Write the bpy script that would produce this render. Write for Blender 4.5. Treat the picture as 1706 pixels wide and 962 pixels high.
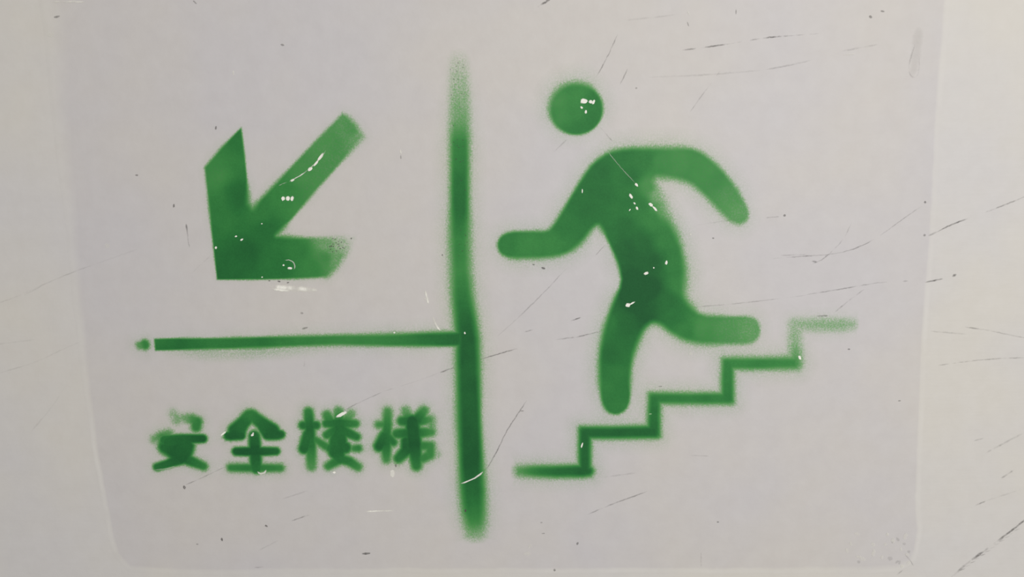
import bpy, math, random
import numpy as np
from mathutils import Matrix, Vector

for o in list(bpy.data.objects):
    bpy.data.objects.remove(o)
SC = bpy.context.scene
COL = SC.collection

# ------------------------------------------------------------------ camera
IMG_W, IMG_H, FOCAL = 1706.0, 962.0, 1300.0          # focal length in pixels
UNIT = 0.00055                                        # metres on the wall per drawing unit
AIM = Vector((0.0, 0.0, 1.32))                        # point of the wall in the middle of the picture
_down = np.array([272.0, 9869.0, FOCAL]); _down /= np.linalg.norm(_down)      # the wall's plumb line, seen by the tilted camera
_fwd = np.array([0.0, 0.0, 1.0]); _into = _fwd - _fwd.dot(_down) * _down; _into /= np.linalg.norm(_into)
_right = np.cross(_into, -_down)                      # X = Y x Z, in camera axes (x right, y down, z forward)
if _right[0] < 0:
    _right = -_right
R_CW = np.array([_right, _into, -_down])              # camera vector -> world vector
_c = R_CW @ _fwd
DIST = FOCAL * UNIT
CAM = np.array(AIM) - _c * DIST
cam_data = bpy.data.cameras.new('camera')
cam_data.sensor_width = 36.0
cam_data.lens = FOCAL / IMG_W * 36.0
cam_data.clip_start = 0.01
cam = bpy.data.objects.new('camera', cam_data)
COL.objects.link(cam)
ax, ay, az = R_CW @ np.array([1, 0, 0.]), R_CW @ np.array([0, -1., 0]), R_CW @ np.array([0, 0, -1.])
cam.matrix_world = Matrix(((ax[0], ay[0], az[0], CAM[0]), (ax[1], ay[1], az[1], CAM[1]),
                           (ax[2], ay[2], az[2], CAM[2]), (0, 0, 0, 1)))
SC.camera = cam

# ------------------------------------------------------------------ light
world = bpy.data.worlds.new('world'); SC.world = world
world.use_nodes = True
bg = world.node_tree.nodes['Background']
bg.inputs[0].default_value = (1.0, 0.985, 0.97, 1)
bg.inputs[1].default_value = 0.24
ld = bpy.data.lights.new('ceiling_lamp', 'AREA')
ld.shape = 'RECTANGLE'; ld.size = 1.2; ld.size_y = 0.9
ld.energy = 69.0
ld.color = (1.0, 0.985, 0.965)
lo = bpy.data.objects.new('ceiling_lamp', ld)
lo.location = (1.0, -2.6, 1.98)
lo.rotation_euler = (Vector((0.2, 0, 1.3)) - lo.location).to_track_quat('-Z', 'Y').to_euler()
COL.objects.link(lo)
SC.view_settings.view_transform = 'Standard'
SC.view_settings.look = 'None'
SC.view_settings.gamma = 1.0
SC.view_settings.exposure = 0.0
SC.view_settings.use_curve_mapping = False

# ------------------------------------------------------------------ helpers
def lin(r, g, b):
    f = lambda c: (c / 255 / 12.92) if c / 255 <= 0.04045 else ((c / 255 + 0.055) / 1.055) ** 2.4
    return (f(r), f(g), f(b), 1.0)

def W(pts):
    """points of the picture -> points of the wall, in drawing units about AIM (u right, v up)"""
    p = np.atleast_2d(np.asarray(pts, float))
    d = np.stack([(p[:, 0] - IMG_W / 2) / FOCAL, (p[:, 1] - IMG_H / 2) / FOCAL, np.ones(len(p))], 1) @ R_CW.T
    t = -CAM[1] / d[:, 1]
    q = CAM[None] + d * t[:, None]
    return np.stack([(q[:, 0] - AIM[0]) / UNIT, (q[:, 2] - AIM[2]) / UNIT], 1)

def sstep(a, b, x):
    t = np.clip((x - a) / (b - a), 0, 1)
    return t * t * (3 - 2 * t)

def mesh_obj(name, uvh, faces, mat, parent=None, attr=None, ridge=None):
    """uvh: wall units u, v and height above the wall in metres"""
    uvh = np.asarray(uvh, float)
    co = np.stack([AIM[0] + uvh[:, 0] * UNIT, -uvh[:, 2], AIM[2] + uvh[:, 1] * UNIT], 1)
    if parent is not None:
        co = co - np.array(parent.location)[None]
    me = bpy.data.meshes.new(name)
    me.from_pydata(co.tolist(), [], [list(map(int, f)) for f in faces])
    if attr is not None:
        a = me.attributes.new('coat_thickness', 'FLOAT', 'POINT')
        a.data.foreach_set('value', np.asarray(attr, np.float32))
    if ridge is not None:
        a = me.attributes.new('ridge', 'FLOAT', 'POINT')
        a.data.foreach_set('value', np.asarray(ridge, np.float32))
    me.materials.append(mat)
    me.polygons.foreach_set('use_smooth', [True] * len(me.polygons))
    me.update()
    o = bpy.data.objects.new(name, me)
    COL.objects.link(o)
    if parent is not None:
        o.parent = parent
    return o

def thing(name, label, cat, at, group=None):
    o = bpy.data.objects.new(name, None)
    u, v = W([at])[0]
    o.location = (AIM[0] + u * UNIT, -0.0004, AIM[2] + v * UNIT)
    o.empty_display_size = 0.02
    o['label'] = label; o['category'] = cat
    if group: o['group'] = group
    COL.objects.link(o)
    return o

# ------------------------------------------------------------------ materials
class NT:
    def __init__(s, name):
        s.m = bpy.data.materials.new(name); s.m.use_nodes = True
        s.t = s.m.node_tree; s.t.nodes.clear()
    def n(s, typ, **kw):
        x = s.t.nodes.new(typ)
        for k, v in kw.items(): setattr(x, k, v)
        return x
    def l(s, a, b): s.t.links.new(a, b)
    def math(s, op, a, b=None, clamp=False):
        x = s.n('ShaderNodeMath', operation=op, use_clamp=clamp)
        for i, v in enumerate((a, b)):
            if v is None: continue
            if isinstance(v, (int, float)): x.inputs[i].default_value = v
            else: s.l(v, x.inputs[i])
        return x.outputs[0]
    def noise(s, scale, detail=2, rough=0.5, stretch=None):
        g = s.n('ShaderNodeNewGeometry')
        src = g.outputs['Position']
        if stretch:
            mp = s.n('ShaderNodeMapping'); mp.inputs['Scale'].default_value = stretch
            s.l(src, mp.inputs[0]); src = mp.outputs[0]
        x = s.n('ShaderNodeTexNoise'); x.inputs['Scale'].default_value = scale
        x.inputs['Detail'].default_value = detail; x.inputs['Roughness'].default_value = rough
        s.l(src, x.inputs['Vector'])
        return x.outputs[0]
    def ramp(s, fac, stops):
        x = s.n('ShaderNodeValToRGB')
        while len(x.color_ramp.elements) < len(stops): x.color_ramp.elements.new(0.5)
        for e, (p, c) in zip(x.color_ramp.elements, stops): e.position = p; e.color = c
        s.l(fac, x.inputs[0])
        return x.outputs[0]
    def mix(s, fac, a, b, mode='MIX'):
        x = s.n('ShaderNodeMix', data_type='RGBA', blend_type=mode)
        for i, v in ((0, fac), (6, a), (7, b)):
            if isinstance(v, (int, float, tuple)): x.inputs[i].default_value = v
            else: s.l(v, x.inputs[i])
        return x.outputs[2]
    def bsdf(s, color, rough, normal=None, spec=0.3):
        b = s.n('ShaderNodeBsdfPrincipled')
        if isinstance(color, tuple): b.inputs['Base Color'].default_value = color
        else: s.l(color, b.inputs['Base Color'])
        b.inputs['Roughness'].default_value = rough
        if isinstance(spec, float): b.inputs['Specular IOR Level'].default_value = spec
        else: s.l(spec, b.inputs['Specular IOR Level'])
        if normal is not None: s.l(normal, b.inputs['Normal'])
        return b.outputs[0]
    def bump(s, h, strength, dist):
        x = s.n('ShaderNodeBump'); x.inputs['Strength'].default_value = strength; x.inputs['Distance'].default_value = dist
        s.l(h, x.inputs['Height'])
        return x.outputs[0]
    def out(s, sh, alpha=None):
        o = s.n('ShaderNodeOutputMaterial')
        if alpha is None: s.l(sh, o.inputs[0]); return s.m
        t = s.n('ShaderNodeBsdfTransparent'); mx = s.n('ShaderNodeMixShader')
        s.l(alpha, mx.inputs[0]); s.l(t.outputs[0], mx.inputs[1]); s.l(sh, mx.inputs[2]); s.l(mx.outputs[0], o.inputs[0])
        return s.m
    def attr(s, name='coat_thickness'):
        a = s.n('ShaderNodeAttribute'); a.attribute_name = name
        return a.outputs['Fac']

WALL_C = (lin(198, 195, 193), lin(201, 197, 190))
PATCH_C = (lin(192.5, 189, 189.5), lin(195, 190.5, 186))
def mottle(m, pair):
    """cool and warm greys in broad soft blotches, with a fine grain"""
    c = m.ramp(m.noise(5.5, 3, 0.55), [(0.38, pair[0]), (0.62, pair[1])])
    return m.mix(0.5, c, m.ramp(m.noise(60, 4, 0.6), [(0.3, (0.475, 0.475, 0.475, 1)), (0.7, (0.525, 0.525, 0.525, 1))]), 'OVERLAY')
def relief(m, streak):
    h = m.math('ADD', m.math('MULTIPLY', m.noise(1.0, 3, 0.6, (22, 1, 190)), streak), m.math('MULTIPLY', m.noise(140, 3, 0.55), 0.5))
    return m.math('ADD', h, m.noise(9, 2, 0.5))

def wall_paint():
    m = NT('aged_cream_wall_paint')
    return m.out(m.bsdf(mottle(m, WALL_C), 0.55, m.bump(relief(m, 0.5), 0.16, 0.0016), 0.25))
M_WALL = wall_paint()

def patch_paint():
    m = NT('grey_white_repaint')
    c = m.mix(m.attr(), mottle(m, WALL_C), mottle(m, PATCH_C))
    c = m.mix(m.attr('ridge'), c, lin(211, 208, 203))
    return m.out(m.bsdf(c, 0.55, m.bump(relief(m, 0.15), 0.16, 0.0016), 0.25))
M_PATCH = patch_paint()

def green_paint():
    m = NT('green_spray_paint')
    d = m.attr()
    grain = m.noise(700, 2, 0.65)
    blot = m.noise(38, 3, 0.55)
    # the grain of the droplets matters most where the coat is thin
    mid = m.math('MULTIPLY', m.math('MAXIMUM', m.math('SUBTRACT', 0.9, d), 0.1), m.math('MINIMUM', m.math('MULTIPLY', d, 3.2), 1.0))
    e = m.math('ADD', d, m.math('MULTIPLY', m.math('MULTIPLY', m.math('SUBTRACT', grain, 0.5), 1.9), mid))
    cover = m.math('SUBTRACT', 1.0, m.math('POWER', m.math('SUBTRACT', 1.0, m.math('DIVIDE', e, 0.76, True), True), 1.7), True)
    e2 = m.math('ADD', d, m.math('MULTIPLY', m.math('SUBTRACT', blot, 0.5), 0.17))
    c = m.ramp(e2, [(0.0, lin(112, 156, 96)), (0.42, lin(92, 152, 84)), (0.62, lin(74, 142, 74)), (0.75, lin(57, 129, 65)),
                    (0.87, lin(42, 112, 56)), (1.0, lin(30, 88, 47))])
    g2 = m.ramp(grain, [(0.3, (0.44, 0.44, 0.44, 1)), (0.7, (0.56, 0.56, 0.56, 1))])
    c = m.mix(0.55, c, g2, 'OVERLAY')
    c = m.mix(cover, mottle(m, PATCH_C), c)      # droplets covering the patch more or less densely
    return m.out(m.bsdf(c, 0.55, m.bump(relief(m, 0.15), 0.16, 0.0016), m.math('SUBTRACT', 0.25, m.math('MULTIPLY', cover, 0.15))))
M_GREEN = green_paint()

def flaky(name, col, rough=0.7, scale=900, amp=0.9, top=0.55):
    m = NT(name)
    d = m.attr()
    e = m.math('ADD', d, m.math('MULTIPLY', m.math('MULTIPLY', m.math('SUBTRACT', m.noise(scale, 2, 0.6), 0.5), amp), m.math('MINIMUM', m.math('MULTIPLY', d, 2.0), 1.0)))
    a = m.math('MINIMUM', m.math('MAXIMUM', e, 0.0), 1.0)
    return m.out(m.bsdf(col, rough, None, 0.1), a)
M_DARK = flaky('dirty_scratch', lin(92, 88, 86))
M_WHITE = flaky('bare_plaster', lin(236, 234, 225), amp=0.5)
M_DRIP = flaky('dull_drip', lin(172, 168, 162), amp=0.2, scale=200)

# ------------------------------------------------------------------ the wall and its repainted patch
def box(name, x0, x1, y0, y1, z0, z1, mat):
    v = [(x, y, z) for x in (x0, x1) for y in (y0, y1) for z in (z0, z1)]
    f = [(0, 1, 3, 2), (4, 6, 7, 5), (0, 4, 5, 1), (2, 3, 7, 6), (0, 2, 6, 4), (1, 5, 7, 3)]
    me = bpy.data.meshes.new(name); me.from_pydata(v, [], f); me.materials.append(mat)
    o = bpy.data.objects.new(name, me); COL.objects.link(o)
    return o
wall = box('wall_back', -3.0, 3.0, 0.0, 0.2, 0.0, 2.9, M_WALL)
wall['kind'] = 'structure'
wall['label'] = 'scuffed off-white painted wall carrying the green stencil'

def resample(pts, step, closed=False):
    p = np.asarray(pts, float)
    if closed: p = np.vstack([p, p[:1]])
    s = np.r_[0, np.cumsum(np.hypot(*np.diff(p, axis=0).T))]
    n = max(2, int(s[-1] / step) + 1)
    t = np.linspace(0, s[-1], n)
    q = np.stack([np.interp(t, s, p[:, 0]), np.interp(t, s, p[:, 1])], 1)
    return q[:-1] if closed else q

def chaikin(p, it=1, closed=True):
    p = np.asarray(p, float)
    for _ in range(it):
        if closed:
            q = np.roll(p, -1, 0)
            p = np.stack([0.78 * p + 0.22 * q, 0.22 * p + 0.78 * q], 1).reshape(-1, 2)
        else:
            q = np.stack([0.75 * p[:-1] + 0.25 * p[1:], 0.25 * p[:-1] + 0.75 * p[1:]], 1).reshape(-1, 2)
            p = np.vstack([p[:1], q, p[-1:]])
    return p

rng = np.random.default_rng(7)
# outline of the patch: x, y, softness of its edge, paleness of the ridge along it
left_edge = [(84, -40, 30, 0), (92, 20, 30, 0), (103, 150, 26, 0), (113, 260, 20, .05), (125, 380, 14, .12), (136, 520, 9, .15), (148, 640, 6, .3), (160, 730, 4, .45), (172, 800, 3, .5), (181, 850, 3, .5), (188, 890, 3, .5), (197, 922, 4, .4), (216, 944, 5, .3)]
bottom_edge = [(300, 949, 5, .1), (500, 949, 5, .1), (700, 948, 4, .15), (940, 947, 4, .3), (1120, 947, 4, .3), (1300, 947, 5, .3), (1440, 946, 8, .2), (1495, 944, 8, .2)]
right_edge = [(1515, 934, 6, .2), (1523, 915, 3, .3), (1528, 885, 3, .4), (1524, 845, 3, .3), (1529, 740, 3, .2), (1533, 620, 3, .3), (1538, 540, 3, .35), (1541, 480, 3, .3), (1549, 400, 3, .2), (1554, 300, 3, .15), (1556, 230, 3, .15), (1562, 150, 4, .15), (1570, 60, 4, .15), (1575, -40, 4, .1)]
outline = np.array(left_edge + bottom_edge + right_edge, float)
uvp = W(outline[:, :2])
dense = resample(uvp, 6.0)
s0 = np.r_[0, np.cumsum(np.hypot(*np.diff(uvp, axis=0).T))]
s1 = np.linspace(0, s0[-1], len(dense))
soft = np.interp(s1, s0, outline[:, 2]); pale = np.interp(s1, s0, outline[:, 3])
smooth_noise = lambda k: np.convolve(rng.normal(0, 1, len(dense) + 8), np.ones(9) / 9, 'valid') * k
wob = smooth_noise(2.2); pale = np.clip(0.7 * pale * (1 + smooth_noise(1.0)), 0, 1)
tan = np.gradient(dense, axis=0); tan /= np.linalg.norm(tan, axis=1)[:, None]
nrm = np.stack([tan[:, 1], -tan[:, 0]], 1)
if ((dense - dense.mean(0)) * nrm).sum() < 0: nrm = -nrm
dense = dense + nrm * wob[:, None]
N = len(dense)
H_P = 0.00020
V, A, RG = [], [], []
for off, wide, h, a, g in ((0.5, 9, 0.00002, 0, 0), (0.5, 5, 0.00010, 0, 1), (0.5, 2.5, 0.00016, 0, 1), (0.5, 0, 0.00016, 0.05, 0.3), (-0.5, 0, H_P, 1, 0)):
    q = dense + nrm * (soft * off + wide)[:, None]
    V += [(*p, h) for p in q]; A += [a] * N; RG += list(pale * g)
F = [(k * N + i, k * N + i + 1, (k + 1) * N + i + 1, (k + 1) * N + i) for k in range(4) for i in range(N - 1)]
F.append([4 * N + i for i in range(N)])                # the flat field
patch = mesh_obj('repainted_patch', V, F, M_PATCH, wall, A, RG)
patch['label'] = 'grey-white repainted rectangle behind the green stencil'

def ribbon(name, uv, half, alpha, h, mat, parent, raise_=0.00004):
    """a soft-edged strip: five vertices across"""
    uv = np.asarray(uv); n = len(uv)
    t = np.gradient(uv, axis=0); t /= np.maximum(np.linalg.norm(t, axis=1)[:, None], 1e-9)
    nn = np.stack([-t[:, 1], t[:, 0]], 1)
    half = np.broadcast_to(half, n); alpha = np.broadcast_to(alpha, n)
    V, A = [], []
    for k, (f, a) in enumerate(((-1, 0), (-0.5, 0.8), (0, 1), (0.5, 0.8), (1, 0))):
        q = uv + nn * (half * f)[:, None]
        V += [(x, y, h + raise_ * a) for x, y in q]; A += list(alpha * a)
    F = [(k * n + i, k * n + i + 1, (k + 1) * n + i + 1, (k + 1) * n + i) for k in range(4) for i in range(n - 1)]
    return mesh_obj(name, V, F, mat, parent, A)

# ------------------------------------------------------------------ sprayed marks
CELL = 1.5
def seg_dist(P, a, b):
    ab = b - a
    t = np.clip(((P - a) @ ab) / max(ab @ ab, 1e-9), 0, 1)
    return np.hypot(*(P - (a + t[:, None] * ab)).T), t

def poly_sdf(P, poly):
    d = np.full(len(P), 1e9); inside = np.zeros(len(P), bool)
    for a, b in zip(poly, np.roll(poly, -1, 0)):
        d = np.minimum(d, seg_dist(P, a, b)[0])
        c = (a[1] > P[:, 1]) != (b[1] > P[:, 1])
        if abs(b[1] - a[1]) > 1e-9:
            xi = a[0] + (P[:, 1] - a[1]) * (b[0] - a[0]) / (b[1] - a[1])
            inside ^= c & (P[:, 0] < xi)
    return np.where(inside, d, -d)

def idw(P, pts, power=3.0):
    pts = np.asarray(pts, float); q = W(pts[:, :2])
    w = np.stack([1.0 / (np.hypot(*(P - c).T) ** power + 30.0) for c in q], 1)
    return (w @ pts[:, 2]) / w.sum(1)

class Poly:
    """outline with a strength field and a softness field, each (x, y, value)"""
    def __init__(s, pts, strength, soft, part=None, smooth=0):
        s.p = W(chaikin(pts, smooth) if smooth else pts); s.st, s.so, s.part = strength, soft, part
    def bounds(s): return s.p.min(0), s.p.max(0)
    def dist(s, P): return poly_sdf(P, s.p)
    def strength(s, P): return idw(P, s.st) if not np.isscalar(s.st) else np.full(len(P), s.st)
    def softness(s, P): return idw(P, s.so) if not np.isscalar(s.so) else np.full(len(P), s.so)

class Line:
    """polyline with half width and strength at each vertex: (x, y, half, strength); square=True cuts its ends flat"""
    def __init__(s, pts, soft, part=None, square=False):
        p = np.asarray(pts, float); s.p = W(p[:, :2]); s.h = p[:, 2]; s.s = p[:, 3]; s.so, s.part, s.sq = soft, part, square
        s._c = None
    def bounds(s): return s.p.min(0) - s.h.max(), s.p.max(0) + s.h.max()
    def ev(s, P):
        if s._c is not None and s._c[0] is P: return s._c[1]
        best = np.full(len(P), -1e9); st = np.zeros(len(P))
        for i in range(len(s.p) - 1):
            a, b = s.p[i], s.p[i + 1]
            d, t = seg_dist(P, a, b)
            half = s.h[i] + (s.h[i + 1] - s.h[i]) * t
            if s.sq:
                ab = b - a; L = np.hypot(*ab); ab = ab / L
                x = (P - a) @ ab; y = np.abs((P - a) @ np.array([-ab[1], ab[0]])) - half
                x0 = -x if i == 0 else np.full(len(P), -1e9); x1 = x - L if i == len(s.p) - 2 else np.full(len(P), -1e9)
                if i > 0: x0 = np.where(x < -0.01, d, -1e9)
                if i < len(s.p) - 2: x1 = np.where(x > L + 0.01, d, -1e9)
                q = np.maximum(x0, x1)
                dd = -(np.minimum(np.maximum(q, y), 0) + np.hypot(np.maximum(q, 0), np.maximum(y, 0)))
            else:
                dd = half - d
            k = dd > best
            st = np.where(k, s.s[i] + (s.s[i + 1] - s.s[i]) * t, st); best = np.maximum(best, dd)
        s._c = (P, (best, st))
        return best, st
    def dist(s, P): return s.ev(P)[0]
    def strength(s, P): return s.ev(P)[1]
    def softness(s, P): return idw(P, s.so) if not np.isscalar(s.so) else np.full(len(P), s.so)

# one lattice of fine cells over the patch; every cell of paint belongs to the mark, and the part of it, that covers it most
GX0, GY0 = np.floor(W([(190, 990)])[0] / CELL) * CELL
GX1, GY1 = W([(1530, 20)])[0]
GXS = np.arange(GX0, GX1, CELL); GYS = np.arange(GY0, GY1, CELL)
NX, NY = len(GXS), len(GYS)
TOTAL = np.zeros((NY, NX)); BEST = np.zeros((NY, NX)); MARK = np.full((NY, NX), -1); PART = np.full((NY, NX), -1)
MARKS = []
SOFTER = 1.15
def spray(root, prims, halo=0.13, tau=13.0, reach=40, part_of=None):
    """lays down paint: coat thickness from the distance to the stencil's edge"""
    lo = np.min([p.bounds()[0] for p in prims], 0) - reach; hi = np.max([p.bounds()[1] for p in prims], 0) + reach
    i0, i1 = np.clip(np.searchsorted(GXS, (lo[0], hi[0])), 0, NX); j0, j1 = np.clip(np.searchsorted(GYS, (lo[1], hi[1])), 0, NY)
    P = np.stack(np.meshgrid(GXS[i0:i1], GYS[j0:j1]), -1).reshape(-1, 2)
    den = np.zeros(len(P)); hal = np.zeros(len(P)); owner = np.zeros(len(P), int); score = np.full(len(P), -1e9)
    for k, pr in enumerate(prims):
        d, st, so = pr.dist(P), pr.strength(P), pr.softness(P) * SOFTER
        den = np.maximum(den, st * sstep(-so * 1.15, so * 0.95, d))
        hal = np.maximum(hal, halo * np.minimum(st * 1.3, 1) * np.minimum(so / 7.0, 1.6) * np.exp(-np.maximum(-d, 0) / tau))
        owner = np.where(d > score, k, owner); score = np.maximum(score, d)
    den = den + hal * (1 - np.clip(den, 0, 1))
    den = np.maximum(den - 0.012, 0)
    if part_of is not None:
        lab = [str(n) for n in part_of(P)]
    else:
        lab = [prims[k].part for k in owner]
    ids = {n: j for j, n in enumerate(dict.fromkeys(lab))}
    lid = np.array([ids[n] for n in lab])
    sub = (slice(j0, j1), slice(i0, i1)); sh = (j1 - j0, i1 - i0)
    den, lid = den.reshape(sh), lid.reshape(sh)
    win = den > BEST[sub]
    MARK[sub] = np.where(win, len(MARKS), MARK[sub]); PART[sub] = np.where(win, lid, PART[sub]); BEST[sub] = np.maximum(BEST[sub], den)
    TOTAL[sub] = np.maximum(np.maximum(TOTAL[sub], den), np.where((TOTAL[sub] < .5) & (den < .5), TOTAL[sub] + den * (1 - TOTAL[sub]), 0))
    MARKS.append((root, {j: n.split('#')[0] for n, j in ids.items()}))

def lay_paint():
    P = np.stack(np.meshgrid(GXS, GYS), -1).reshape(-1, 2); den = TOTAL.reshape(-1)
    i = np.arange(NX * NY).reshape(NY, NX)
    quad = np.stack([i[:-1, :-1], i[:-1, 1:], i[1:, 1:], i[1:, :-1]], -1).reshape(-1, 4)
    quad = quad[den[quad].max(1) > 0.006]
    qd = den[quad].mean(1); mk = MARK.reshape(-1)[quad].max(1); pt = np.where(qd < 0.16, -1, PART.reshape(-1)[quad[:, 0]])
    same = MARK.reshape(-1)[quad[:, 0]] == mk
    pt = np.where(same, pt, -1)
    for m, (root, title) in enumerate(MARKS):
        for j in sorted(set(pt[mk == m].tolist()), key=lambda a: (a < 0, a)):
            f = quad[(mk == m) & (pt == j)]
            if j >= 0 and len(f) < 4: continue
            u, inv = np.unique(f, return_inverse=True)
            h = 0.000206 + 0.00022 * np.clip(den[u], 0, 1)
            o = mesh_obj(title.get(j, 'overspray'), np.column_stack([P[u], h]), inv.reshape(-1, 4), M_GREEN, root, den[u])
            if j == -1: o['label'] = 'faint green overspray haze around the edges'

def blob(parent, x, y, rx, ry, rot=0, mat=None, name='chip', a=1.0, n=10, seed=None):
    """an irregular chip a few millimetres across"""
    r = random.Random(seed if seed is not None else int(x * 7 + y * 13))
    c = W([(x, y)])[0]; cr, sr = math.cos(math.radians(-rot)), math.sin(math.radians(-rot))
    V = [(c[0], c[1], 0.00055)]; A = [a]
    for ring, (k, al, h) in enumerate(((0.85, a, 0.00053), (1.12, 0.0, 0.00050))):
        for i in range(n):
            t = 2 * math.pi * i / n; j = k * (0.78 + 0.44 * r.random())
            dx, dy = rx * j * math.cos(t), ry * j * math.sin(t)
            V.append((c[0] + dx * cr - dy * sr, c[1] + dx * sr + dy * cr, h)); A.append(al)
    F = [(0, 1 + i, 1 + (i + 1) % n) for i in range(n)] + [(1 + i, 1 + n + i, 1 + n + (i + 1) % n, 1 + (i + 1) % n) for i in range(n)]
    return mesh_obj(name, V, F, mat or M_WHITE, parent, A)

def streak(parent, pts, half, a, mat=None, name='scratch', dash=0.0, h=0.00052, taper=True):
    q = W(resample(chaikin(pts, 1, False) if len(pts) > 2 else pts, 3.0))
    n = len(q); r = np.random.default_rng(int(pts[0][0] * 3 + pts[0][1] * 5) % 99991)
    q = q + r.normal(0, 0.18, q.shape)
    env = np.interp(np.linspace(0, 1, n), (0, 0.12, 0.88, 1), (0.35, 1, 1, 0.35)) if taper else np.ones(n)
    k = np.convolve(r.normal(0, 1, n + 4), np.ones(5) / 5, 'valid')
    al = np.clip(a * env * (1 + dash * 2.0 * k), 0.0, 1.0)
    hw = half * env * (1 + 0.25 * np.clip(k, -1, 1.5))
    return ribbon(name, q, hw, al, h, mat or M_DARK, parent)

# --- arrow
arrow = thing('arrow_mark', 'green spray-painted arrow pointing down and left above the horizontal bar', 'arrow', (450, 466))
arrow_pts = [(402, 213), (407, 250), (412, 300), (415, 338), (421, 346), (470, 294), (520, 241), (571, 189), (582, 196), (596, 212), (606, 228),
             (580, 258), (530, 314), (490, 361), (461, 393), (500, 396), (589, 397), (577, 423), (562, 447), (546, 462), (500, 464.5), (430, 466), (362, 466), (352, 380), (341, 279), (368, 247)]
a_st = [(402, 225, .85), (350, 300, .72), (395, 320, .92), (370, 360, .82), (360, 290, .72), (375, 450, .94), (410, 420, .97), (440, 385, .9), (430, 355, .78), (470, 320, .76),
        (510, 290, .68), (550, 240, .66), (585, 215, .62), (600, 228, .5), (470, 440, .9), (500, 420, .82), (520, 445, .76), (540, 430, .68), (545, 408, .5), (566, 404, .26), (587, 398, .1), (565, 435, .5)]
a_so = [(402, 215, 2), (345, 300, 2.5), (365, 250, 3.5), (410, 280, 1.8), (417, 350, 10), (355, 400, 2.2), (362, 465, 1.8), (450, 466, 2), (520, 463, 3), (560, 450, 6), (585, 400, 7), (520, 396, 4), (470, 392, 7), (440, 330, 5), (500, 262, 3),
        (560, 200, 3), (590, 205, 6), (603, 228, 6), (550, 290, 2.5), (490, 360, 2.5)]
_s1, _s2, _s3 = W([(417, 349), (462, 393), (362, 466)])
def arrow_part(c):
    side = lambda a, b: (b[0] - a[0]) * (c[:, 1] - a[1]) - (b[1] - a[1]) * (c[:, 0] - a[0])
    m = 0.5 * (_s1 + _s2)
    sh = (side(_s1, _s2) > 0) & (c[:, 0] > _s1[0])
    sh |= (side(_s1, _s2) > 0) & (c[:, 1] > _s1[1]) & (c[:, 0] > W([(414, 300)])[0][0])
    lo_ = side(_s3, m) > 0
    return np.where(sh, 'shaft', np.where(lo_, 'barb#1', 'barb#2'))
spray(arrow, [Poly(arrow_pts, a_st, a_so)], part_of=arrow_part, halo=0.15, tau=9)

# --- divider: upright and cross bar, and the dot beyond the stencil's bridge
div = thing('divider_mark', 'green sprayed T-shaped divider, tall upright joined by a horizontal bar', 'line', (791, 890))
upright = Line([(764, 78, 9, .0), (764, 100, 12, .10), (765, 125, 13, .20), (766, 160, 14, .33), (766, 200, 14.5, .48), (766, 235, 15, .72), (766, 300, 14.5, .86), (766, 350, 14.5, .9), (766, 400, 15, .72), (767.5, 450, 15.5, .68),
                (770, 490, 16, .78), (775, 530, 17, .92), (779, 565, 18, 1.0), (780, 610, 19, .95), (782, 700, 19, .98), (785, 770, 19.5, 1.0), (787.5, 820, 19.5, .95), (789, 850, 18.5, .82), (791, 872, 16.5, .66), (792, 890, 14, .4), (793, 908, 10, .0)],
               [(766, 100, 8), (766, 300, 7), (766, 420, 10), (770, 500, 10), (760, 700, 10), (805, 700, 6), (790, 870, 11)], 'upright')
bar = Line([(258, 574.5, 10, .84), (300, 573.5, 10, .9), (350, 573, 9.5, .82), (430, 571, 9.5, .86), (500, 568.5, 9, .76), (560, 567, 9, .72), (620, 567, 10, .74), (680, 566.5, 11, .82), (730, 565.5, 12, .92), (770, 565, 12.5, .95)],
           [(260, 565, 2), (350, 563, 2.2), (350, 583, 4.5), (430, 561, 2.8), (430, 581, 6), (560, 559, 4), (560, 576, 5), (650, 556, 6), (650, 578, 4), (740, 553, 6), (740, 578, 4)], 'cross_bar', square=True)
dot = Line([(234, 575.5, 7, .6), (241, 574.5, 9, .74)], 4, 'bar_end')
under = Line([(280, 586, 4, .05), (340, 590, 6, .14), (420, 588, 7, .15), (480, 584, 6, .12), (540, 580, 5, .03)], 9, 'cross_bar')
spray(div, [upright, bar, dot, under], halo=0.17, tau=12, reach=40)

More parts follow.
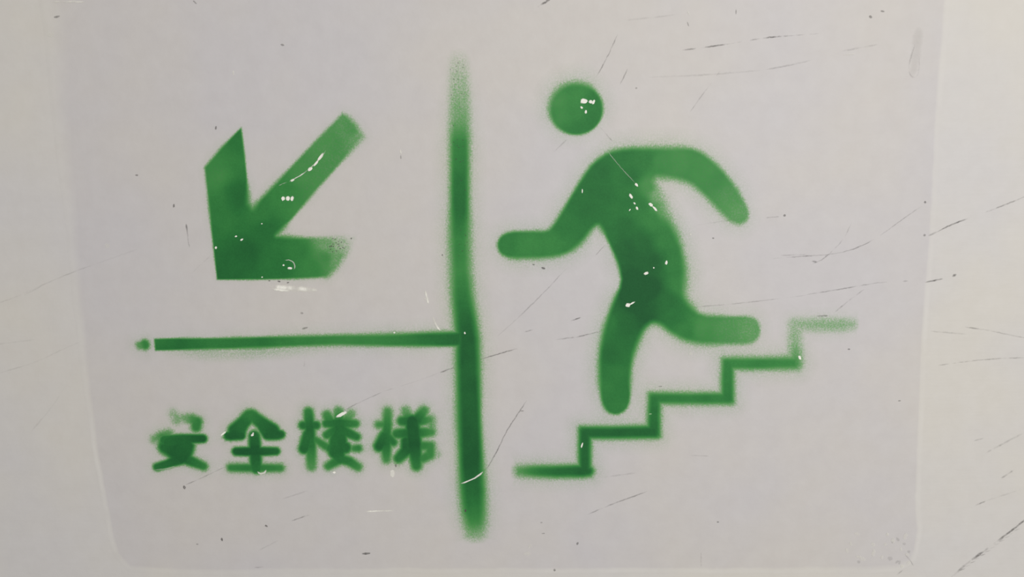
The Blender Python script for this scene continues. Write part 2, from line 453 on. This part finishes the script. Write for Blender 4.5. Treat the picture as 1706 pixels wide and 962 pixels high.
# --- running figure
run = thing('running_figure', 'green stencilled running person pictogram climbing the zigzag stairs', 'pictogram', (1027, 692))
head = [(960 + 45.5 * math.cos(t) * (0.98 if math.cos(t) > 0 else 1.0), 181.5 + 43.5 * math.sin(t)) for t in np.linspace(0, 2 * math.pi, 40, endpoint=False)]
h_st = [(930, 190, .7), (960, 150, .72), (990, 170, .84), (965, 215, .82), (985, 200, .84), (925, 165, .66), (960, 185, .74)]
h_so = [(915, 180, 6), (935, 145, 7.5), (965, 138, 7), (1003, 165, 4), (995, 210, 2.5), (960, 225, 3), (930, 215, 4)]
body = [(850, 386), (885, 385), (912, 385), (922, 375), (943, 341), (969, 297), (988, 271), (1014, 253), (1044, 247), (1100, 246), (1148, 245.5), (1172, 255), (1202, 281), (1228, 314), (1244, 343), (1248, 359),
        (1242, 370), (1231, 374.5), (1216, 369), (1198, 352), (1172, 324), (1149, 305), (1119, 297), (1088, 296), (1099, 322), (1115, 363), (1133, 404), (1141, 442), (1141, 475), (1139, 494), (1150, 510), (1168, 525), (1210, 527),
        (1250, 527), (1263, 535), (1267, 549), (1263, 564), (1250, 573.5), (1210, 574), (1168, 574), (1139, 567), (1116, 554), (1101, 541), (1087, 537), (1074, 547), (1064, 567), (1054, 596), (1050, 627), (1050, 667),
        (1043, 684), (1027, 692), (1011, 687), (1002, 671), (998, 640), (998, 590), (1006, 546), (1020, 506), (1036, 472), (1031, 443), (1017, 410), (1003, 382), (996, 374), (985, 383), (969, 405), (950, 420), (928, 428), (895, 431), (850, 431), (833, 423), (827.5, 408), (834, 393)]
b_st = [(845, 408, .82), (880, 410, .74), (920, 405, .74), (950, 385, .82), (970, 345, .88), (1000, 285, .9), (1040, 255, .86), (1010, 330, .9), (1050, 290, .86), (1045, 340, .86), (1075, 265, .8), (1100, 270, .66), (1130, 275, .66), (1160, 265, .7), (1190, 295, .68), (1215, 330, .62),
        (1235, 358, .58), (1080, 310, .62), (1095, 325, .42), (1105, 350, .5), (1068, 345, .76), (1085, 365, .72), (1040, 375, .92), (1070, 400, .94), (1050, 420, .98), (1110, 400, .72), (1125, 440, .76), (1130, 475, .7), (1085, 440, 1.0), (1060, 470, 1.06), (1085, 480, 1.08), (1055, 500, 1.06), (1110, 500, .9),
        (1080, 520, 1.0), (1040, 540, .94), (1015, 540, .82), (1030, 590, .88), (1020, 630, .8), (1025, 675, .82), (1120, 530, .86), (1140, 550, .76), (1170, 550, .66), (1210, 550, .62), (1250, 550, .56)]
b_so = [(830, 408, 3.5), (870, 386, 4), (870, 430, 6), (930, 428, 6), (915, 380, 5), (955, 320, 4.5), (985, 272, 5), (1040, 247, 6.5), (1110, 246, 7), (1165, 252, 5), (1215, 295, 5), (1248, 350, 3.5), (1225, 372, 5), (1180, 335, 6), (1130, 300, 7), (1092, 300, 9),
        (1102, 340, 11), (1120, 380, 10), (1138, 420, 8), (1143, 460, 10), (1145, 500, 9), (1180, 525, 5), (1230, 526, 3.5), (1265, 545, 3.5), (1230, 574, 4.5), (1170, 574, 7), (1120, 556, 7), (1088, 540, 8), (1065, 565, 8), (1051, 620, 6), (1049, 670, 3.5), (1027, 691, 3.5), (1004, 675, 4.5), (998, 620, 7), (1002, 560, 7), (1020, 505, 6), (1034, 465, 4), (1015, 405, 3.5), (996, 376, 7), (965, 408, 7)]
_bones = {'head': [(960, 182), (961, 183)], 'front_arm': [(835, 408), (925, 407), (985, 300)], 'back_arm': [(1095, 270), (1155, 272), (1235, 355)],
          'torso': [(1040, 275), (1055, 360), (1085, 465)], 'front_leg': [(1062, 515), (1028, 590), (1026, 670)], 'back_leg': [(1110, 520), (1160, 549), (1245, 550)]}
_bw = {'head': 45, 'front_arm': 25, 'back_arm': 27, 'torso': 45, 'front_leg': 30, 'back_leg': 26}
def run_part(c):
    names = list(_bones); best = np.full(len(c), 1e9); idx = np.zeros(len(c), int)
    for k, nme in enumerate(names):
        q = W(_bones[nme])
        for a, b in zip(q[:-1], q[1:]):
            d = seg_dist(c, a, b)[0] - _bw[nme]
            idx = np.where(d < best, k, idx); best = np.minimum(best, d)
    return [names[i] for i in idx]
spray(run, [Poly(head, h_st, h_so), Poly(body, b_st, b_so, smooth=1)], part_of=run_part, halo=0.2, tau=13)

# --- stairs
st = thing('stairs_mark', 'green sprayed zigzag stair line rising to the right under the runner', 'stairs', (972, 797))
S5 = [(870, 785, 7), (970, 700, 6), (1150, 664, 6.5), (1215, 640, 6), (1260, 607, 6.5), (1325, 575, 8), (1380, 541, 8)]
stairs = [Line([(850, 785, 6, .0), (864, 785, 9, .55), (890, 785.5, 9.5, .78), (925, 786, 10, .92), (972, 785, 11, .97), (980, 785, 9, .97)], S5, 'tread#1'),
          Line([(975, 794, 10, .97), (974, 760, 10.5, .95), (974.5, 713, 10.5, .94)], S5, 'riser#1', True),
          Line([(966, 721, 10.5, .92), (1030, 721, 10.5, .96), (1097, 719.5, 11, .96)], S5, 'tread#2', True),
          Line([(1089, 728, 11, .94), (1089.5, 690, 10.5, .88), (1091, 656, 10.5, .82)], S5, 'riser#2', True),
          Line([(1083, 663.5, 9.5, .82), (1150, 664.5, 9.5, .78), (1220, 664, 10, .8)], S5, 'tread#3', True),
          Line([(1212, 672, 11, .82), (1212, 630, 10.5, .8), (1213, 598, 10, .78)], S5, 'riser#3', True),
          Line([(1205, 606, 10, .76), (1270, 606, 10, .74), (1330, 605, 10, .7)], S5, 'tread#4', True),
          Line([(1326, 606, 9, .62), (1325, 585, 9, .46), (1324, 570, 9, .32), (1325, 541, 9, .26)], S5, 'riser#4'),
          Line([(1323, 541, 8, .27), (1370, 541.5, 8.5, .33), (1405, 541.5, 8, .33), (1424, 541, 6, .24), (1432, 541, 5, .0)], S5, 'tread#5')]
spray(st, stairs, halo=0.2, tau=12)

# --- the four characters
GRP = 'stencilled characters under the cross bar'
def strokes(root, items, soft=4.5, halo=0.2, tau=9, bold=1.7):
    pr = []
    for k, it in enumerate(items):
        part, pts = it[0], it[1]
        if len(pts[0]) == 2:
            pr.append(Poly(pts, it[3], it[2], part, 1)); continue
        pr.append(Line([(x, y, h + bold, a) for x, y, h, a in pts], it[2] if len(it) > 2 else soft, part))
    return spray(root, pr, halo=halo, tau=tau, reach=34)

c1 = thing('stencilled_character', 'leftmost green stencilled character 安, its roof faint and broken', 'character', (300, 786), GRP)
strokes(c1, [('roof#1', [(289, 690, 4, .30), (295, 698, 6, .42)], 7), ('roof#1', [(306, 697, 5, .42), (320, 699, 7, .66), (328, 703, 8, .76), (327, 712, 7, .76)], 5),
             ('roof#2', [(259, 732, 5, .5), (270, 728, 7, .66), (281, 724, 6, .6)], 6),
             ('crossing_stroke#1', [(262, 727), (285, 725), (305, 730), (326, 738), (322, 757), (313, 774), (290, 774), (282, 763), (263, 752)], 5, [(264, 732, .62), (272, 745, .86), (290, 735, .88), (305, 750, .98), (318, 745, .96), (302, 768, .98)]),
             ('crossbar#1', [(275, 734, 8, .84), (305, 732, 7.5, .94), (338, 731, 6, 1.0)], 3.5),
             ('crossing_stroke#1', [(273, 746, 7, .92), (290, 752, 11, .98), (310, 744, 12, .96)], 4),
             ('crossing_stroke#1', [(282, 738, 11, .9), (305, 740, 13, .96), (302, 760, 12, .98)], 4.5),
             ('left_foot#1', [(262, 778.5, 5.5, .88), (280, 773, 6, .92), (300, 765, 9, .97)], 3.5), ('right_foot#1', [(306, 763, 9, .97), (322, 770, 7.5, .88), (339, 777, 6, .76)], 4.5)])
c2 = thing('stencilled_character', 'green stencilled character 全, pointed roof over two bars, second from left', 'character', (425, 788), GRP)
strokes(c2, [('left_roof#1', [(407, 684), (421, 684), (424, 702), (412, 714), (408, 733), (378, 735), (371, 728), (388, 711)], 4, [(414, 690, .8), (405, 710, .9), (388, 725, 1.0)]),
             ('right_roof#1', [(419, 684), (428, 684), (437, 697), (476, 722), (471, 733), (441, 734), (431, 718), (423, 702)], 4, [(424, 690, .8), (440, 710, .9), (460, 725, .97)]),
             ('left_roof#1', [(415, 692, 8.5, .8), (405, 705, 10, .88), (392, 718, 11, .97)]), ('left_roof#1', [(380, 726, 5.5, .98), (402, 726, 6, .98)], 3),
             ('right_roof#1', [(419, 692, 9, .8), (437, 706, 10, .9), (453, 718, 12, .96)]), ('right_roof#1', [(445, 726, 6, .96), (468, 724, 6, .94)], 3.5),
             ('upright#1', [(424, 727, 8.5, .92), (425, 745, 9, 1.02), (427, 780, 9, .88)], 4.5),
             ('middle_bar#1', [(394, 752.5, 6, 1.0), (425, 752.5, 7, 1.02), (460, 752, 5.5, .96)], 3.5), ('bottom_bar#1', [(385, 779.5, 5.5, .76), (425, 780, 6, .82), (467, 780, 5.5, .74)], 5)])
c3 = thing('stencilled_character', 'blurred green stencilled character 楼 with a pale leaf-shaped chip', 'character', (550, 786), GRP)
strokes(c3, [('wood_component', [(514, 687, 6, .78), (516, 710, 7, .9), (518, 745, 7, .84), (519, 777, 6, .62)]), ('wood_component', [(505, 709, 5.5, .86), (527, 709, 5.5, .86)]),
             ('wood_component', [(513, 724, 7, .86), (507, 748, 7.5, .92)]), ('wood_component', [(523, 731, 4, .72), (543, 744, 5, .78)]),
             ('rice_component', [(545, 692, 6, .68), (550, 703, 7, .8)]), ('rice_component', [(585, 690, 5, .5), (577, 702, 7, .72)]), ('rice_component', [(564, 686, 6, .6), (566, 710, 9, .92), (566, 735, 11, .92)]),
             ('rice_component', [(544, 706, 5.5, .84), (566, 706, 8, .92), (592, 706, 5, .76)]), ('rice_component', [(562, 716, 8, .9), (545, 725, 5.5, .82)]), ('rice_component', [(570, 717, 8, .92), (594, 728, 5, .84)]),
             ('woman_component', [(551, 747, 7, .86), (575, 746, 9, .9)]), ('woman_component', [(590, 747.5, 4, .7), (597, 747, 4.5, .76)]), ('woman_component', [(563, 733, 13, .92), (561, 752, 13, .92), (566, 764, 9, .86)]),
             ('woman_component', [(566, 765, 6.5, .84), (547, 777, 5, .7)]), ('woman_component', [(566, 764, 7, .86), (582, 769, 6, .84), (596, 778, 5.5, .7)])], soft=4.5, halo=0.26, tau=8, bold=2.3)
c4 = thing('stencilled_character', 'blurriest green stencilled character 梯, nearest the tall upright', 'character', (676, 786), GRP)
strokes(c4, [('wood_component', [(646, 686, 5, .62), (645, 708, 5.5, .78), (643, 740, 7, .88), (644, 765, 5, .66)]), ('wood_component', [(631, 708, 4, .66), (648, 707, 4, .7)]),
             ('wood_component', [(641, 726, 7, .86), (632, 744, 7, .95)]), ('wood_component', [(647, 729, 6, .82), (655, 737, 5, .82)]),
             ('right_component', [(676, 685, 5, .52), (680, 698, 7, .76)]), ('right_component', [(706, 685, 5.5, .66), (696, 699, 8, .92)]), ('right_component', [(670, 702, 6, .84), (690, 702, 8, .98), (715, 700, 5, .62)]),
             ('right_component', [(661, 723, 6, .8), (690, 722, 8, 1.0)]), ('right_component', [(690, 722, 8, 1.0), (718, 720, 5, .66)]), ('right_component', [(718, 698, 4, .45), (718, 720, 4, .55)], 6),
             ('right_component', [(687, 703, 10, 1.0), (690, 740, 11, 1.02), (694, 776, 6.5, .8)]), ('right_component', [(677, 735, 7, .95), (678, 750, 8, .95), (664, 764, 6, .82)]),
             ('right_component', [(695, 743, 6, .8), (717, 743, 5.5, .68)]), ('right_component', [(717, 743, 5.5, .68), (716, 758, 6, .7), (704, 764, 6, .7)]), ('right_component', [(719, 757, 4, .45), (727, 757, 3, .3)], 6)], soft=5, halo=0.3, tau=8, bold=2.6)

lay_paint()

# ------------------------------------------------------------------ chips knocked out of the green paint
for x, y, rx, ry, rot in [(973, 169, 5.5, 4.2, 0), (984, 170, 3.2, 2.6, 20), (989, 170, 2, 4, 25), (969, 179.5, 2.2, 1.6, 40), (976, 186.5, 2, 2.6, 0),
                          (1060, 308, 3.4, 2, 40), (1051, 327, 5, 2.2, 58), (1057, 339, 2, 1.2, 50), (1061, 347, 1.8, 3, -20), (1049, 350, 2, 0.9, -50), (1084, 341, 4, 2.4, 40), (1091, 348, 6, 1.6, 48),
                          (970, 318.5, 0.9, 3.2, 0), (1076.5, 455.5, 3.6, 2.4, -20), (1110, 438, 2, 3.4, 10), (1089, 446.5, 1.2, 1.2, 0), (1046, 508.5, 4.2, 3.4, -10), (1053, 505.5, 5, 1.5, -28)]:
    blob(run, x, y, rx, ry, rot)
streak(run, [(1012, 252), (1030, 275), (1058, 305)], 0.8, 0.28, M_WHITE, 'scratch')
for x, y, rx, ry, rot in [(534, 262, 7.5, 2.2, -52), (527, 272, 6, 1.8, -48), (517, 282, 4.5, 2.6, -30), (487.5, 300.5, 3.4, 1.8, -25), (472, 331, 3, 3.4, 0), (480, 330.5, 3.4, 3.6, 0), (487, 331, 2.6, 3.6, 20),
                          (393.5, 394, 2, 1.3, -20), (403, 399.5, 2.8, 1.5, -30), (360, 413, 1.8, 2.2, 20), (436.5, 373, 1.4, 1, 0), (437, 462, 1.4, 1, 0), (472.5, 442, 1.6, 1.5, 0), (483.5, 447, 4, 2, 5)]:
    blob(arrow, x, y, rx, ry, rot)
streak(arrow, [(543, 250), (538, 260), (520, 278), (505, 290), (488, 300), (465, 309)], 0.9, 0.5, M_WHITE, 'scratch', 0.8)
streak(arrow, [(475, 434), (483, 433), (490, 438), (492, 444), (490, 449)], 0.9, 0.6, M_WHITE, 'scratch')
blob(c2, 372.5, 722.5, 6.5, 1.7, -38); blob(c2, 420.5, 725, 2.6, 2, -30); blob(c2, 422, 722, 1.4, 1.2, 0)
streak(c2, [(429, 786), (434, 790), (441, 788), (444, 783)], 1.9, 0.8, M_WHITE, 'scratch')
blob(c3, 569, 690.5, 9.5, 2.9, -26); blob(c3, 557, 787.5, 2.6, 1.8, 0)
streak(c1, [(258, 783), (275, 781.5), (292, 777)], 0.9, 0.35, M_WHITE, 'scratch')
blob(st, 969.5, 742, 1.3, 5, 16); blob(st, 1332, 596, 2, 4, -20)
blob(div, 774.5, 555, 1.3, 2, -20); blob(div, 657, 554.5, 1.6, 1.2, 0); blob(div, 775.5, 851, 1.6, 2.6, 0, M_DARK, 'speck', 0.7)
streak(div, [(805, 786), (797, 793), (785, 800), (768, 806)], 1.5, 0.95, M_WHITE, 'scratch')
for k in range(26):                                   # dark grains where the paint ran thin
    r = random.Random(k)
    x, y = 545 + 42 * r.random(), 397 + 24 * r.random() ** 1.5
    if (x - 545) / 42 + (y - 397) / 45 < 1.05: blob(arrow, x, y, 0.9 + 0.7 * r.random(), 0.8, 0, M_DARK, 'speck', 0.65, 6)
for k in range(40):
    r = random.Random(100 + k)
    y = 105 + 330 * r.random() ** 1.3; x = 766 + r.gauss(0, 6) + (8 if y > 300 else 0)
    blob(div, x, y, 0.7 + 0.5 * r.random(), 0.8, 0, M_DARK, 'speck', 0.4, 6)

# ------------------------------------------------------------------ scratches and scuffs on the wall
D = lambda pts, a, half=1.1, dash=0.5: streak(wall, pts, half * 1.05, a * 0.4, M_DARK, 'scratch', dash)
D([(1029, 57), (1012, 95), (993, 130)], .5)
D([(895, 13), (903, 6), (912, 3)], .7, 1.6, .8); D([(909, 3), (918, -3)], .7, 2.2)
D([(1112, 86), (1160, 81), (1224, 72)], .38, 1.2, 1.0); D([(1224, 71.5), (1255, 66), (1290, 61.5), (1325, 59)], .5, 1.2, .8); D([(1325, 59), (1365, 56)], .2, 1, 1)
D([(1276, 116), (1310, 110), (1350, 101)], .28, 1.4); D([(1395, 87), (1430, 80), (1465, 74)], .2, 1.6); D([(1080, 129), (1180, 125), (1270, 117)], .14, 1.6)
D([(1040, 34), (1090, 29), (1130, 24)], .12, 1.5); D([(1200, 118), (1165, 165), (1150, 186)], .3, 1, .9); D([(1046, 114), (1037, 133), (1030, 146)], .22, 1, .9); D([(1000, 212), (1021, 237)], .3)
D([(1288, 431), (1330, 427.5), (1390, 424), (1430, 413), (1465, 394), (1505, 364), (1548, 335)], .34, 1, .6); D([(1300, 426), (1345, 424)], .16)
D([(1419, 370), (1405, 400), (1375, 430), (1352, 441)], .24, 1, .8); D([(1352, 435), (1362, 437)], .4, 1.6)
D([(1546, 393), (1562, 386)], .4, 1.8, 1); D([(1560, 387), (1585, 374), (1640, 355), (1712, 326)], .58, 1.3, .9)
D([(1344, 491), (1400, 482), (1450, 473), (1478, 470)], .42, 1, .6); D([(1504, 469), (1513, 468)], .6, 1.8); D([(1541, 470.5), (1556, 467.5), (1571, 464.5)], .85, 1.5, .3); D([(1586, 461), (1593, 457)], .85, 2.6)
D([(1155, 512), (1230, 506), (1344, 492)], .22, 1, .7); D([(1440, 482), (1415, 500), (1400, 513), (1383, 526)], .3, 1.2, 1.0); D([(1380, 526), (1360, 527)], .4, 1.2, 1)
D([(1608, 545), (1650, 551), (1680, 558), (1712, 564)], .4, 1.2, .6); D([(1555, 610), (1620, 601), (1670, 597), (1712, 596)], .34, 1.2, .8); D([(1550, 552), (1610, 557)], .16, 1.4, 1)
D([(1622, 735), (1640, 730), (1656, 722)], .38, 1.4, .8); D([(1712, 718), (1660, 745), (1615, 770)], .24, 1.8, 1); D([(1668, 797), (1688, 784)], .32, 1.6, 1); D([(1612, 848), (1642, 835)], .42, 1.4, .8); D([(1642, 835), (1712, 812)], .16, 1.6, 1)
D([(1712, 862), (1690, 881), (1660, 902)], .5, 1.6, 1); D([(1672, 895), (1640, 918)], .6, 2.6, 1); D([(1640, 918), (1612, 938), (1585, 962)], .45, 2.2, 1)
for k in range(12):
    x = 1598 + 8.2 * k; y = 948 - 6.0 * k
    D([(x, y + 3), (x + 11, y - 1)], .34, 1.0, .6)
D([(1507, 924), (1514, 931), (1522, 943)], .45, 1.2); D([(1494, 958), (1504, 950)], .5, 1.4)
D([(878, 667), (858, 697), (843, 720), (830, 748), (815, 776), (804, 787)], .72, 1.1, .2)
D([(-8, 507), (25, 496), (60, 480), (125, 452), (160, 440)], 0.156, 1.1, .7); D([(40, 492), (70, 477)], 0.120); D([(-8, 574), (60, 566)], 0.084, 1.2); D([(-8, 624), (60, 604), (95, 587), (140, 567)], 0.144, 1.1, .5); D([(50, 722), (90, 675), (110, 642)], 0.078, 1.3)
D([(160, 440), (230, 415)], 0.060, 1.2); D([(320, 455), (352, 425)], 0.096, 1.3)
D([(310.5, 373), (312.5, 388), (314, 402)], .75, 1.5, .2); D([(313.5, 400), (316.5, 413)], .5, 1.1)
D([(310, 808), (340, 795), (373, 779)], .42, 1, .4)
D([(797, 600), (830, 590), (862, 581)], .6, 1, .4); D([(733, 621), (758, 612)], .4, 1.2, .8); D([(563, 689), (600, 670), (636, 654)], .38, 1, .4); D([(640, 652), (690, 637), (733, 621)], .13)
D([(829, 560), (860, 533), (910, 484), (945, 446)], .32, 1, .4); D([(992, 426), (1008, 408)], .5, 1, .3); D([(922, 254), (945, 232)], .2)
D([(918, 567), (960, 562)], .3, 1.2, 1); D([(960, 562), (985, 556), (1002, 552)], .68, 1.1, .3); D([(874, 553), (889, 549.5)], .35); D([(951, 535), (968, 529)], .42, 1, .8)
D([(1276, 363), (1298, 361)], .34); D([(1160, 375), (1230, 365)], .1)
D([(978, 858), (1015, 842), (1045, 831), (1078, 819)], .42, 1.2, .5); D([(1000, 796), (1060, 788)], .14, 1.6); D([(1180, 760), (1150, 759)], .16)
D([(486, 868), (522, 856)], .4, 1.2, 1); D([(430, 918), (465, 900)], .18, 1.3); D([(424, 946), (440, 945)], .3); D([(470, 832), (512, 818)], .16, 1.4)
D([(503, 622), (508, 608), (507, 590)], .22, 1.2, 1)
D([(1168, 920), (1168, 945)], .2, 1.2)
for x, y, rx, ry, rot, a in [(905.5, 447, 3.2, 1.8, 20, .7), (889, 441, 2, 1.2, 20, .5), (1188, 397, 1.8, 1.2, 0, .6), (1307, 359, 2, 2.2, 30, .5), (611, 922.5, 7, 2, -3, .7), (444, 876.5, 2.6, 1.8, 30, .75), (370, 899, 2, 3, 0, .7), (329, 907, 2, 1.4, 0, .35),
                             (307.5, 812, 2.2, 3.6, -10, .65), (360, 213, 1.6, 3, 15, .5), (290, 343, 1.6, 3, 15, .55), (228, 292, 2.6, 1.4, 0, .45), (471, 75, 3, 1.6, 10, .4), (95, 28, 4.5, 1.6, -10, .45), (659.5, 776, 1.4, 3, 0, .6),
                             (503, 522, 2.4, 1.6, 10, .4), (508, 547, 5, 1.5, -12, .4), (1196, 870, 2, 1.4, 0, .5), (924, 950, 2, 2.4, 0, .5), (962, 906, 1.8, 2.6, 20, .55), (1100, 644, 3, 1, 0, .4), (1414, 582, 2.2, 1.2, 0, .55), (1498, 668, 2.4, 1.2, 0, .4),
                             (737, 425, 1.4, 1.4, 0, .6), (465, 469, 2.6, 1.3, 15, .6), (449, 468, 1.6, 1, 0, .6), (480, 471, 2.2, 1.2, -20, .55), (1450, 28, 3, 2, 40, .4), (1470, 19, 3.4, 1.2, 10, .4), (325, 4, 4, 1.1, 45, .4), (902, 871, 2, 1.2, 0, .3),
                             (905, 889, 3, 1, 0, .35), (1540, 392, 2, 2, 0, .35), (1541, 337, 1.8, 2, 0, .5), (870, 685, 3, 1, 0, .35), (668, 262, 1, 3, 0, .35), (1146, 40, 1, 4, -20, .35), (1226, 20, .8, 4, 0, .4), (1060, 147, 1.6, 1.6, 0, .3)]:
    blob(wall, x, y, rx, ry, rot, M_DARK, 'scuff', a * 0.75)
L = lambda pts, a, half=1.5, dash=0.4: streak(wall, pts, half, a, M_WHITE, 'scratch', dash, 0.00054)
L([(608, 852.5), (630, 851.5), (656, 851)], .55, 1.4); L([(708, 484), (711, 495), (714, 507)], .7, 2); L([(705, 498), (716, 499)], .4, 1.6); L([(721, 528), (727, 543), (734, 552)], .85, 2)
L([(448, 477), (480, 480), (512, 482), (528, 484)], .8, 5, .7); L([(452, 481), (470, 484), (505, 486)], .6, 2.5, .9); L([(88, 3), (142, 3.5)], .3, 1.5, .9); L([(667, 249), (668.5, 258)], .6, 1.8)
L([(880, 915), (884, 905), (885, 912)], .3, 1.6); L([(1144, 17), (1149, 26)], .4, 1.6); L([(1402, 92), (1424, 90)], .3, 1.6); L([(470, 73), (476, 75)], .6, 1.6)
blob(wall, 653.5, 789, 4, 7, 8, M_WHITE, 'scuff', .7); blob(wall, 179, 410, 4, 4, 0, M_WHITE, 'scuff', .25); blob(wall, 389, 122, 1.6, 3.5, 0, M_WHITE, 'scuff', .45)
blob(wall, 878, 923, 6, 4, 0, M_WHITE, 'scuff', .3); blob(wall, 85, 58, 5, 4, 0, M_WHITE, 'scuff', .2); blob(wall, 1150, 590, 3, 2, 0, M_WHITE, 'scuff', .3); blob(wall, 1150, 391, 1.6, 1.6, 0, M_WHITE, 'scuff', .5)
# the old drip near the top right corner of the patch
streak(wall, [(1531, 45), (1527, 80), (1524, 105), (1520, 128)], 9, .09, M_DRIP, 'paint_drip', 0.1, 0.0005)
D([(1524, 74), (1513, 110), (1516, 127), (1524, 130), (1531, 122), (1531, 95)], .22, 1.3, .6)
r = random.Random(5)
for k in range(26):                                   # flaked corner at the lower right
    blob(wall, 1400 + 115 * r.random() ** .7, 890 + 55 * r.random(), 2 + 3 * r.random(), 2 + 2 * r.random(), 90 * r.random(), M_WHITE if k % 4 else M_DARK, 'scuff', .3 if k % 4 else .1)
